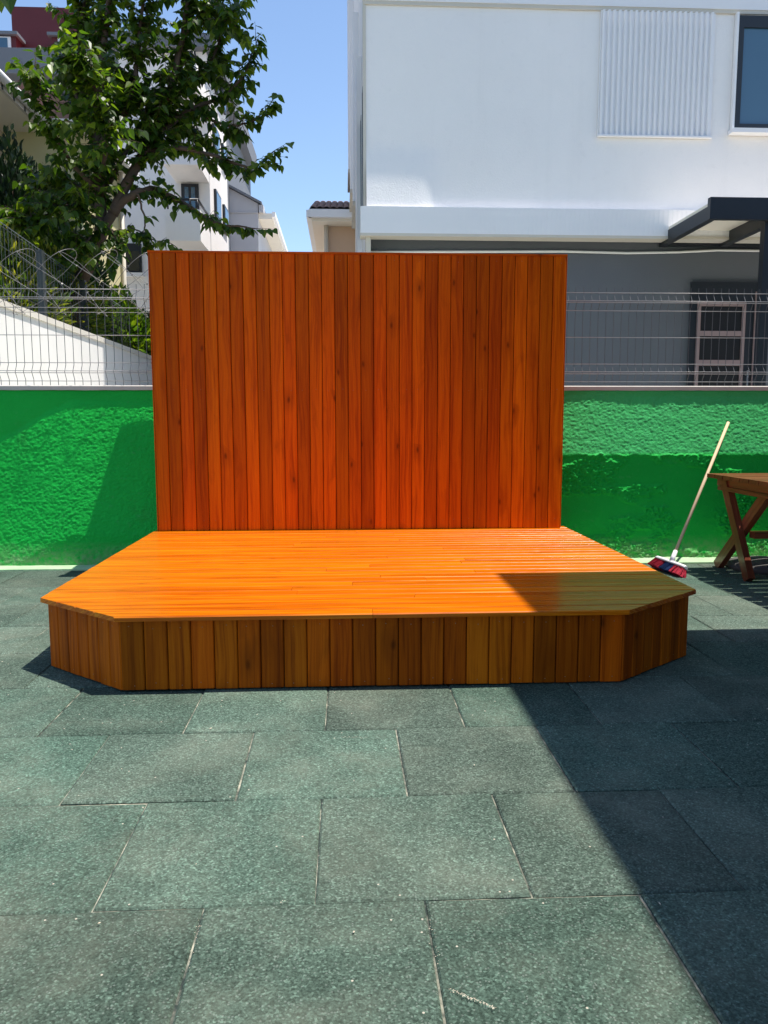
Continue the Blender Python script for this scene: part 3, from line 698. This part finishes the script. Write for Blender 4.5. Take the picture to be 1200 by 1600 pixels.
# large grey block with red mansard roof
YR = 27.0
G = lambda x, y, Y=YR: aty(x, y, Y)
rb = thing('red_roofed_block', (G(120, 500).x, YR+4, 0), 'tall grey apartment block with dark red mansard roof and dormer windows behind the tree', 'building')
rx0, rx1 = G(-160, 200).x, G(336, 200).x; zb0, zb1 = G(100, 116).z, G(100, 76).z
g = MB(); g.box((rx0, YR+.8, 0), (rx1, YR+10, zb0)); g.build('wall', MAT['greywall'], rb)
g = MB(); g.box((rx0, YR, zb0+.001), (rx1+.3, YR+10, zb1)); g.build('parapet', MAT['greywall'], rb)
g = MB()
zm1 = G(100, 50).z; zm2 = G(100, 38).z
g.prism([(rx0, YR+.2, zb1+.001), (rx0, YR+10, zb1+.001), (rx0, YR+10, zm1), (rx0, YR+1.3, zm1)], (rx1-rx0-.2, 0, 0)); g.build('mansard_roof', MAT['redroof'], rb)
g = MB(); g.box((G(18, 30, YR+.9).x, YR+.9, zm1-.3), (G(131, 30, YR+.9).x, YR+7, G(60, 11, YR+.9).z)); g.build('roof_house', MAT['redwall'], rb)
for (xa_, xc_) in ((-22, 18), (75, 118), (195, 242)):
    dx0, dx1 = G(xa_, 60).x, G(xc_, 60).x
    g = MB(); g.box((dx0, YR+.35, zb1+.002), (dx1, YR+2.5, G(90, 50).z)); dm = g.build('dormer', MAT['redwall'], rb)
    g = MB(); g.box((dx0-.1, YR+.2, G(90, 50).z+.001), (dx1+.1, YR+2.5, G(90, 45).z)); g.build('dormer_roof', MAT['greywall'], dm)
    g = MB(); g.box((dx0+.2, YR+.3, zb1+.05), (dx1-.15, YR+.349, G(90, 52).z)); fr = g.build('window_frame', MAT['whitetrim'], dm)
    g = MB(); g.box((dx0+.27, YR+.29, zb1+.1), ((dx0+dx1)/2+.15, YR+.2995, G(90, 54).z)); g.build('pane', MAT['glass'], fr)
for k in range(5):
    for r_ in range(3):
        wx = rx0+2+k*2.6; wz = zb0-1.7-r_*3.0
        if wz < .5 or wx+1.5 > rx1-.3: continue
        g = MB(); g.box((wx, YR+.74, wz), (wx+1.5, YR+.798, wz+1.4)); fr = g.build('window', MAT['anthracite'], rb)
        g = MB(); g.box((wx+.08, YR+.73, wz+.08), (wx+1.42, YR+.7395, wz+1.32)); g.build('pane', MAT['glassdark'], fr)
# yellow house: its long lit side runs away from us
YY = 14.4
yc = aty(146, 204, YY); yx = yc.x; yz = yc.z; YY2 = YY*(537-146)/(537-203)
yh = thing('yellow_house', (yx-1.5, YY+1, 0), 'pale yellow rendered house corner behind the tree trunk', 'house')
g = MB(); g.box((yx-1.6, YY+.05, 0), (yx-.25, YY2, yz)); g.build('wall', MAT['yellow'], yh)
g = MB(); g.box((yx-1.8, YY-.25, yz+.001), (yx, YY2+.2, yz+.10)); g.build('eaves', MAT['soffit'], yh)
g = MB(); g.box((yx+.0005, YY-.25, yz-.02), (yx+.11, YY2+.2, yz+.12)); g.build('gutter', MAT['whitetrim'], yh)
g = MB(); g.prism([(yx-1.8, YY-.25, yz+.101), (yx, YY-.25, yz+.101), (yx-.9, YY-.25, yz+.9)], (0, YY2-YY+.4, 0)); g.build('roof', MAT['rooftile'], yh)
g = MB(); g.tube([(yx-.19, YY2-.15, yz), (yx-.19, YY2-.15, .1)], .045, 8); g.build('downpipe', MAT['beigetrim'], yh)
# cream house at the left edge, eave running away from us
CX = -5.1
ea, eb = atx(0, 112, CX), atx(92, 215, CX)
ze = (ea.z+eb.z)/2-.16
ch = thing('cream_house', (CX-2, 12, 0), 'cream rendered house with white eave and gutter at the left edge', 'house')
yn, yf2 = ea.y-2.5, eb.y
g = MB(); g.box((CX-6, yn, 0), (CX-.75, yf2-.2, ze-.02)); g.build('wall', MAT['cream'], ch)
g = MB(); g.box((CX-6, yn-.3, ze-.019), (CX-.05, yf2, ze+.06)); g.build('soffit', MAT['soffit'], ch)
g = MB(); g.box((CX-.0495, yn-.3, ze-.015), (CX+.0, yf2+.02, ze+.12)); g.build('fascia', MAT['gardencap'], ch)
g = MB(); g.tube([(CX+.065, yn-.3, ze+.10), (CX+.065, yf2+.05, ze+.10)], .064, 8)
g.build('gutter', MAT['whitetrim'], ch)
y = yn
while y < yf2: g = MB(); g.box((CX+.0005, y, ze-.02), (CX+.012, y+.04, ze+.05)); y += .42; g.build('bracket', MAT['darkwire'], ch)
g = MB(); g.prism([(CX-.02, yn-.3, ze+.121), (CX-3, yn-.3, ze+1.4), (CX-6, yn-.3, ze+.121)], (0, yf2-yn+.3, 0)); g.build('roof', MAT['rooftile'], ch)
w0, w1 = atx(0, 205, CX-.75), atx(22, 160, CX-.75)
g = MB(); g.box((CX-.749, w0.y-.9, ze-1.9), (CX-.70, w0.y+.35, ze-.5)); fr = g.build('window', MAT['beigetrim'], ch)
g = MB(); g.box((CX-.6995, w0.y-.82, ze-1.82), (CX-.69, w0.y+.27, ze-.58)); g.build('pane', MAT['glassdark'], fr)
# shading building on the right, beyond the frame
SH = 5.2; SXB = .668+.315*SH
sb = thing('school_building', (SXB+4, -4, 0), 'grey building close on the right whose straight shadow falls over the floor', 'building')
g = MB(); g.box((SXB, -14, -.02), (SXB+9, 3.885, SH-.2)); g.build('wall', m_plain('school_render', (.11, .12, .14), .85, .08, 1.2, .3, 45), sb)
g = MB(); g.box((SXB-.003, -14, SH-.199), (SXB+9, 3.888, SH)); g.build('parapet', MAT['greyrender'], sb)
for k in range(5):
    for r_ in (.9, 3.1):
        g = MB(); g.box((SXB-.05, -12+k*3.1, r_), (SXB-.002, -10.4+k*3.1, r_+1.5)); fr = g.build('window', MAT['anthracite'], sb)
        g = MB(); g.box((SXB-.058, -11.92+k*3.1, r_+.08), (SXB-.0505, -10.48+k*3.1, r_+1.42)); g.build('pane', MAT['glassdark'], fr)

# ================================================================== VEGETATION
def leaf(g, c, d, nrm, L, Wd, kind='heart'):
    d = d.normalized(); s = d.cross(nrm)
    if s.length < 1e-4: s = d.cross(Vector((1, .3, .2)))
    s.normalize(); u = s.cross(d); t = (rnd.random(), rnd.random(), rnd.random())
    if kind == 'heart':
        f = .10*L; pr = [(.0, .0), (-.10, .24), (.05, .46), (.30, .50), (.62, .30), (1.02, 0)]
        mid = [(.0, 0), (.35, 0), (.7, 0)]
        L_ = [c+d*(a*L)+s*(b*Wd)+u*(f*b*2-.10*L*a*a) for a, b in pr]; R_ = [c+d*(a*L)-s*(b*Wd)+u*(f*b*2-.10*L*a*a) for a, b in pr[1:5]]
        i = g.add(L_); j = g.add(R_)
        g.face([i, i+1, i+2, i+3, i+4, i+5], t=t); g.face([i, i+5, j+3, j+2, j+1, j], t=t)
    else:
        f = .08*L
        a = g.add([c, c+d*L*.35+s*Wd*.5+u*f, c+d*L*.7+s*Wd*.4+u*f*.7, c+d*L-u*f, c+d*L*.7-s*Wd*.4+u*f*.7, c+d*L*.35-s*Wd*.5+u*f])
        g.face([a, a+1, a+2, a+3], t=t); g.face([a, a+3, a+4, a+5], t=t)
def smooth_path(pts, k=4):
    out = []
    for i in range(len(pts)-1):
        p0 = pts[max(i-1, 0)]; p1 = pts[i]; p2 = pts[i+1]; p3 = pts[min(i+2, len(pts)-1)]
        for j in range(k):
            t = j/k; out.append(.5*((2*p1)+(p2-p0)*t+(2*p0-5*p1+4*p2-p3)*t*t+(3*p1-p0-3*p2+p3)*t**3))
    out.append(pts[-1]); return out
TY = 10.9
tree = thing('broadleaf_tree', (aty(112, 600, TY).x, TY, 0), 'leaning broadleaf tree with large heart shaped leaves behind the left fence', 'tree')
def T(x, y, dy=0): return aty(x, y, TY+dy)
trunk = MB(); twig = MB(); lf = MB()
base = T(108, 660); base.z = 0
tr = smooth_path([base, T(112, 520), T(122, 450), T(146, 400), T(160, 360)], 5)
trunk.tube(tr, [.115-.035*i/(len(tr)-1) for i in range(len(tr))], 10)
limbs = [  # (points, r0, r1, twig density, bare fraction)
 ([T(158, 366), T(157, 300, .1), T(150, 210, .2), T(160, 90, .3), T(175, -30, .3), T(185, -160, .2)], .085, .02, 1.3, .18),
 ([T(160, 360), T(186, 320), T(214, 302, 0), T(248, 297, .1), T(292, 322, .1), T(340, 348, .1), T(398, 357, .1)], .07, .008, 1.1, .35),
 ([T(176, 335), T(208, 268, .1), T(240, 212, .2), T(262, 150, .2), T(285, 60, .3), T(300, -60, .3), T(300, -170, .2)], .075, .015, 1.5, .2),
 ([T(226, 236, .2), T(290, 232, .1), T(350, 248, .1), T(395, 262, .1), T(428, 236, .1)], .04, .006, 1.2, .1),
 ([T(240, 212, .2), T(300, 170, .4), T(350, 150, .5), T(384, 110, .5), T(400, 66, .5)], .04, .006, 1.1, .2),
 ([T(262, 150, .2), T(310, 120, .6), T(345, 60, .7), T(345, -30, .7)], .035, .008, 1.3, .1),
 ([T(300, 172, .4), T(350, 195, .3), T(392, 190, .2), T(420, 165, .1)], .025, .005, 1.2, .15),
 ([T(157, 300, .1), T(118, 262, -.2), T(86, 210, -.4), T(66, 150, -.5), T(56, 105, -.5)], .035, .006, .55, .3),
 ([T(150, 210, .2), T(120, 150, .5), T(118, 70, .7), T(135, -10, .8), T(140, -120, .6)], .04, .01, 1.2, .15),
 ([T(160, 350), T(130, 330, -.4), T(95, 322, -.7), T(60, 350, -.9), T(20, 330, -1.0)], .03, .006, .8, .2),
 ([T(152, 230, .2), T(205, 160, .1), T(215, 80, .1), T(225, -10, .1), T(230, -130, .1)], .045, .01, 1.4, .12),
 ([T(157, 310, .1), T(205, 225, .3), T(240, 180, .6), T(280, 190, .8), T(320, 220, .9)], .035, .007, 1.1, .25),
 ([T(150, 330, .1), T(120, 290, .6), T(90, 300, 1.0), T(60, 290, 1.2)], .03, .006, .9, .2),
 ([T(155, 280, .1), T(170, 200, -.6), T(140, 120, -.9), T(115, 90, -1)], .03, .006, 1.0, .25),
 ([T(214, 302, -.1), T(226, 340, 0), T(228, 372, .1), T(236, 396, .1)], .016, .004, .8, .35),
 ([T(160, 360), T(186, 362, 0), T(210, 358, 0), T(235, 374, 0), T(262, 378, 0)], .016, .004, .6, .3),
 ([T(158, 362), T(140, 372, -.4), T(118, 396, -.6), T(96, 410, -.6)], .02, .004, 1.1, .2),
 ([T(162, 352), T(176, 362, -.3), T(182, 380, -.4), T(180, 400, -.4)], .02, .004, .7, .25),
 ([T(285, 60, .3), T(320, 10, .2), T(350, 20, .1), T(368, 40, 0)], .02, .004, 1.2, .1),
]
def leafy(p, d, L, n, size):
    """a twig with alternate hanging leaves"""
    pts = [p]; dd = d.normalized()
    for k in range(5): dd = (dd+Vector((rnd.uniform(-.15, .15), rnd.uniform(-.15, .15), rnd.uniform(-.16, .08)))).normalized(); pts.append(pts[-1]+dd*L/5)
    twig.tube(pts, [.0055-.0009*k for k in range(6)], 4, cap=False)
    for k in range(n):
        f = (k+.6)/n; i = min(int(f*5), 4); q_ = pts[i].lerp(pts[i+1], f*5-i); tan = (pts[i+1]-pts[i]).normalized()
        sd = tan.cross(Vector((0, 0, 1))); sd = sd.normalized() if sd.length > .01 else Vector((1, 0, 0))
        dr = tan*rnd.uniform(.1, .6)+sd*(1 if k % 2 else -1)*rnd.uniform(.4, .9)+Vector((0, 0, rnd.uniform(-1.1, -.25)))
        nr = Vector((rnd.uniform(-.5, .5), rnd.uniform(-.6, .4), 1))
        s_ = size*rnd.uniform(.65, 1.25)
        st = q_+dr.normalized()*.03
        twig.tube([q_, st], .0016, 3, cap=False)
        leaf(lf, st, dr, nr, s_, s_*.88)
for li, (pts, r0, r1, den, bare) in enumerate(limbs):
    sp_ = smooth_path(pts, 6); m = len(sp_); L = sum((sp_[i+1]-sp_[i]).length for i in range(m-1))
    sp_ = [q_+Vector((rnd.uniform(-1, 1), rnd.uniform(-1, 1), rnd.uniform(-1, 1)))*.012 if 0 < i < m-1 else q_ for i, q_ in enumerate(sp_)]
    trunk.tube(sp_, [r0+(r1-r0)*i/(m-1) for i in range(m)], 7)
    nt2 = int(L*17*den*{1: 1.1, 3: .9, 7: 2.2, 8: 1.7, 9: 2.8, 12: 2.6, 13: 2.2, 14: 1, 15: 1, 16: 2.0, 17: 2.0}.get(li, 1.22))
    for k in range(nt2):
        f = bare+(1-bare)*(k+rnd.random())/nt2; i = min(int(f*(m-1)), m-2); q_ = sp_[i]; tan = (sp_[i+1]-sp_[i]).normalized()
        rd = Vector((rnd.uniform(-1, 1), rnd.uniform(-1, 1), rnd.uniform(-.7, .9)))
        d_ = tan*.5+rd
        Lw = rnd.uniform(.22, .6)*(1.25-.6*f)*{1: .42, 3: .55, 14: .4, 15: .4, 4: .55, 6: .5, 16: .7, 17: .6}.get(li, 1)
        leafy(q_, d_, Lw, max(3, int(Lw/.038)), .110)
    leafy(sp_[-1], sp_[-1]-sp_[-2], .25, 6, .12)
trunk.build('trunk', MAT['bark'], tree); twig.build('twigs', MAT['bark'], tree, fix=False)
lf.build('crown', MAT['leaf'], tree, fix=False)

def evergreen(label, c, rx, ry, z1, count, seed, name='evergreen_bush', cat='bush', group='dark evergreens behind the shrubs', mat='needle', z0=0, size=(.09, .17), asp=.42):
    r = random.Random(seed); th = thing(name, (c[0], c[1], 0), label, cat, group)
    st = MB(); st.tube([(c[0], c[1], 0), (c[0]+.05, c[1], z1*.5), (c[0], c[1]+.04, z1*.92)], [.07, .05, .012], 7); st.build('trunk', MAT['bark'], th)
    lv = MB(); ax_ = [Vector((r.gauss(0, 1), r.gauss(0, 1), r.gauss(0, .8))).normalized() for _ in range(16)]
    for k in range(count):
        d = Vector((r.gauss(0, 1), r.gauss(0, 1), r.gauss(0, 1))).normalized(); q_ = r.random()**.36
        bump_ = .82+.3*max(0, max(d.dot(a_) for a_ in ax_))**9
        zc = z0+(z1-z0)*.52; p_ = Vector((c[0]+d.x*rx*q_*bump_*(1 if d.z < .2 else 1-.45*d.z), c[1]+d.y*ry*q_*bump_, zc+d.z*(z1-z0)*.47*q_*bump_))
        if p_.z < .2: continue
        dd = d+Vector((r.uniform(-.6, .6), r.uniform(-.6, .6), r.uniform(.1, .9))); s_ = r.uniform(*size)
        leaf(lv, p_, dd, Vector((r.uniform(-1, 1), r.uniform(-1, 1), .6)), s_, s_*asp, 'l')
    lv.build('foliage', MAT[mat], th, fix=False)
def B(px, py, Y): return aty(px, py, Y)
for i, (px, Y, top, rx, ns, lab) in enumerate([(14, 9.9, 368, .55, 230, 'yellow green leafy shrub nearest the left edge, above the white garden wall'), (84, 11.0, 372, .55, 220, 'yellow green leafy shrub beside the dark fence post, left of the tree trunk'), (190, 13.2, 462, .5, 150, 'low dark green shrub between the tree trunk and the backdrop')]):
    c = B(px, 500, Y); z1 = B(px, top, Y).z
    evergreen(lab, (c.x, c.y), rx*1.25, .55, z1+.05, int(3600*rx/.5), 40+i, 'garden_shrub', 'shrub', 'shrubs behind the garden wall', 'bushleaf' if i < 2 else 'leaf', max(.3, z1-1.9), (.07, .14), .34 if i < 2 else .6)
for i, (px, Y, top, rx, ns, lab) in enumerate([(22, 12.6, 216, .75, 520, 'tall dark evergreen rising behind the yellow green shrub at the left edge'), (108, 13.4, 330, .75, 420, 'dark evergreen bush standing behind the lower tree trunk'), (205, 13.9, 478, .6, 260, 'low dark evergreen bush just left of the backdrop')]):
    c = B(px, 400, Y); z1 = B(px, top, Y).z
    evergreen(lab, (c.x, c.y), rx*1.2, .7, z1, int(11000*rx), 60+i)

hl0 = aty(8, -14, 7.5)
ht = thing('hanging_twig', (hl0.x, hl0.y, hl0.z), 'leafy twig tip hanging into the top left corner', 'twig')
g = MB(); pts = smooth_path([hl0+Vector((-.5, 0, .35)), hl0+Vector((-.2, 0, .2)), hl0, hl0+Vector((.03, 0, -.04))], 4); g.tube(pts, .004, 5); g.build('stem', MAT['bark'], ht)
g = MB()
for dx, dz, L_ in ((.02, -.02, .17), (-.06, .0, .18), (-.2, .14, .16)): leaf(g, hl0+Vector((dx, .02*L_, dz)), Vector((.12, -.1, -1)), Vector((.2, -1, .4)), L_, L_*.85)
g.build('leaves', MAT['leaf'], ht, fix=False)

# ================================================================== BROOM
bro = thing('push_broom', (2.385, 5.5, 0), 'broom with pale wooden handle and red and blue bristles leaning by the green wall', 'broom')
ha, hb = atz(1020, 868, .085), atz(1071, 889, .075)
ctr = (ha+hb)/2
hl, hr = Vector((2.265, 5.66, .085)), Vector((2.475, 5.42, .062))
hl = atz(1025, 873, .072); hr = atz(1071, 889, .060)
ax = (hr-hl).normalized()
top = aty(1138, 660, 5.93); 
mid = hl.lerp(hr, .52)+Vector((0, 0, .01))
hd = (top-mid).normalized()
upv = (hd-ax*hd.dot(ax)).normalized(); sdv = ax.cross(upv)
g = MB(); L = (hr-hl).length
prof = [(-.022, 0), (-.024, .010), (-.018, .022), (0, .027), (.018, .022), (.024, .010), (.022, 0)]
st_ = [(0, .7), (.02, .95), (.06, 1), (L-.06, 1), (L-.02, .95), (L, .7)]
rg = [g.add([hl+ax*x+sdv*(u*s_)+upv*(v*s_) for u, v in prof]) for x, s_ in st_]
for i in range(len(rg)-1):
    for j in range(7): l = (j+1) % 7; g.face([rg[i]+j, rg[i+1]+j, rg[i+1]+l, rg[i]+l], smooth=(j < 6))
g.face([rg[0]+j for j in range(7)]); g.face([rg[-1]+j for j in reversed(range(7))])
g.tube([mid+upv*.015, mid+hd*.05, mid+hd*.10, mid+hd*.103], [.021, .017, .0155, .011], 10)
g.build('head', MAT['plastic_white'], bro)
g = MB(); g.tube([mid+hd*.06, top], .0115, 10); g.build('handle', MAT['handle'], bro)
for nm, f0, f1, mt in (('bristles', 0.02, .36, 'bristle_red'), ('bristles', .36, .68, 'bristle_blue'), ('bristles', .68, .99, 'bristle_red')):
    g = MB()
    for k in range(170):
        f = rnd.uniform(f0, f1); b_ = hl+ax*(L*f)+sdv*rnd.uniform(-.019, .019)
        spread = ax*((f-.5)*.055+rnd.uniform(-.012, .012))+sdv*rnd.uniform(-.03, .03)
        tip = b_-upv*.064+spread; tip.z = max(tip.z, .002)
        a = g.add([b_-ax*.0028, b_+ax*.0028, tip+ax*.0045, tip-ax*.0045]); g.face([a, a+1, a+2, a+3])
        a = g.add([b_-sdv*.0028, b_+sdv*.0028, tip+sdv*.0045, tip-sdv*.0045]); g.face([a, a+1, a+2, a+3])
    o = g.build(nm, MAT[mt], bro, fix=False); o['label'] = 'blue bristles' if mt == 'bristle_blue' else 'red bristles'

# ================================================================== PICNIC TABLE
TZ = .70
c0 = atz(1110, 739.5, TZ)                        # far left top corner
tb = thing('wooden_table', (c0.x+.8, c0.y-.45, 0), 'dark brown slatted wooden table with crossed legs at the right edge', 'table')
ty1 = c0.y; ty0 = ty1-1.34; tx0 = c0.x-.03; tx1 = tx0+1.7
g = MB(); ns = 11; wv = (ty1-ty0)/ns
for i in range(ns): g.box((tx0+rnd.uniform(-.003, .003), ty0+i*wv+.005, TZ-.028), (tx1, ty0+(i+1)*wv-.005, TZ+rnd.uniform(-.001, .001)), uvax=0)
g.build('tabletop', MAT['table'], tb)
g = MB()
for x in (tx0+.07, tx1-.13):
    g = MB(); g.box((x, ty0+.03, TZ-.085), (x+.06, ty1-.03, TZ-.0285)); g.build('top_rail', MAT['table'], tb)
for x in (2.76, tx1-.165):
    for sgn in (1, -1):
        g = MB(); xx = x+(.0235 if sgn < 0 else -.0235)
        a, b = (Vector((xx, 5.44, TZ-.06)), Vector((xx, 5.055, .01))) if sgn > 0 else (Vector((xx, 4.93, TZ-.06)), Vector((xx, 5.60, .01)))
        g.beam(a, b, .075, .046, up=Vector((1, 0, 0))); g.build('leg', MAT['table'], tb)
    g = MB(); g.box((x-.047, 4.80, TZ-.115), (x+.047, 5.52, TZ-.0865)); g.build('leg_batten', MAT['table'], tb)
ymid = 5.19
g = MB(); g.beam((2.81, ymid, .30), (tx1-.215, ymid, .30), .07, .045); g.build('stretcher', MAT['table'], tb)
c = atz(1193, 880, .04)
g = MB(); prof = [(0.24, 0), (.255, .02), (.24, .05), (.12, .075), (.05, .085), (0.0, .086)]; k = 28
rg = [g.add([(c.x+r_*math.cos(j*2*math.pi/k), c.y+r_*math.sin(j*2*math.pi/k), z) for j in range(k)]) for r_, z in prof[:-1]]
for i in range(len(rg)-1):
    for j in range(k): l = (j+1) % k; g.face([rg[i]+j, rg[i]+l, rg[i+1]+l, rg[i+1]+j], smooth=True)
g.face([rg[-1]+j for j in range(k)])
o = g.build('parasol_base', MAT['stone'], loc=(c.x, c.y, 0)); tag(o, 'round grey weighted base lying on the floor under the wooden table', 'base')

# ================================================================== LITTER ON THE FLOOR
g = MB()
for k in range(110):
    x, y = rnd.uniform(-2.4, 2.2), rnd.uniform(1.1, 5.6)
    if XL-.02 < x < XR+.02 and y > YF-.02: continue
    s_ = rnd.uniform(.0014, .0038); a = rnd.uniform(0, 6.28); e = rnd.uniform(1, 2.2)
    u = Vector((math.cos(a), math.sin(a), rnd.uniform(-.2, .2)))*s_*e; v = Vector((-math.sin(a), math.cos(a), 0))*s_*.7; c = Vector((x, y, .004+s_*.3))
    i = g.add([c-u, c-v, c+u, c+v, c+Vector((0, 0, s_*.6))]); [g.face([i+j, i+(j+1) % 4, i+4]) for j in range(4)]
def crumb(x, y, s_):
    a = rnd.uniform(0, 6.28); u = Vector((math.cos(a), math.sin(a), 0))*s_*1.5; v = Vector((-math.sin(a), math.cos(a), 0))*s_*.8; c = Vector((x, y, .004+s_*.2))
    i = g.add([c-u, c-v, c+u, c+v, c+Vector((0, 0, s_*.5))]); [g.face([i+j, i+(j+1) % 4, i+4]) for j in range(4)]
for (p0, p1, cnt, wd) in (((702, 1549), (772, 1577), 110, .0022), ((535, 1153), (568, 1154), 40, .004), ((668, 1440), (690, 1520), 22, .004), ((312, 1440), (296, 1520), 22, .004), ((436, 1412), (444, 1412), 8, .003)):
    q0, q1 = atz(*p0, 0), atz(*p1, 0)          # scuffs and sweepings
    for k in range(cnt):
        c = q0.lerp(q1, rnd.random()); crumb(c.x+rnd.gauss(0, wd), c.y+rnd.gauss(0, wd), rnd.uniform(.0005, .0012))
o = g.build('wood_crumbs', MAT['chip']); tag(o, 'tiny pale wood crumbs scattered over the green rubber floor', 'debris', kind='stuff')
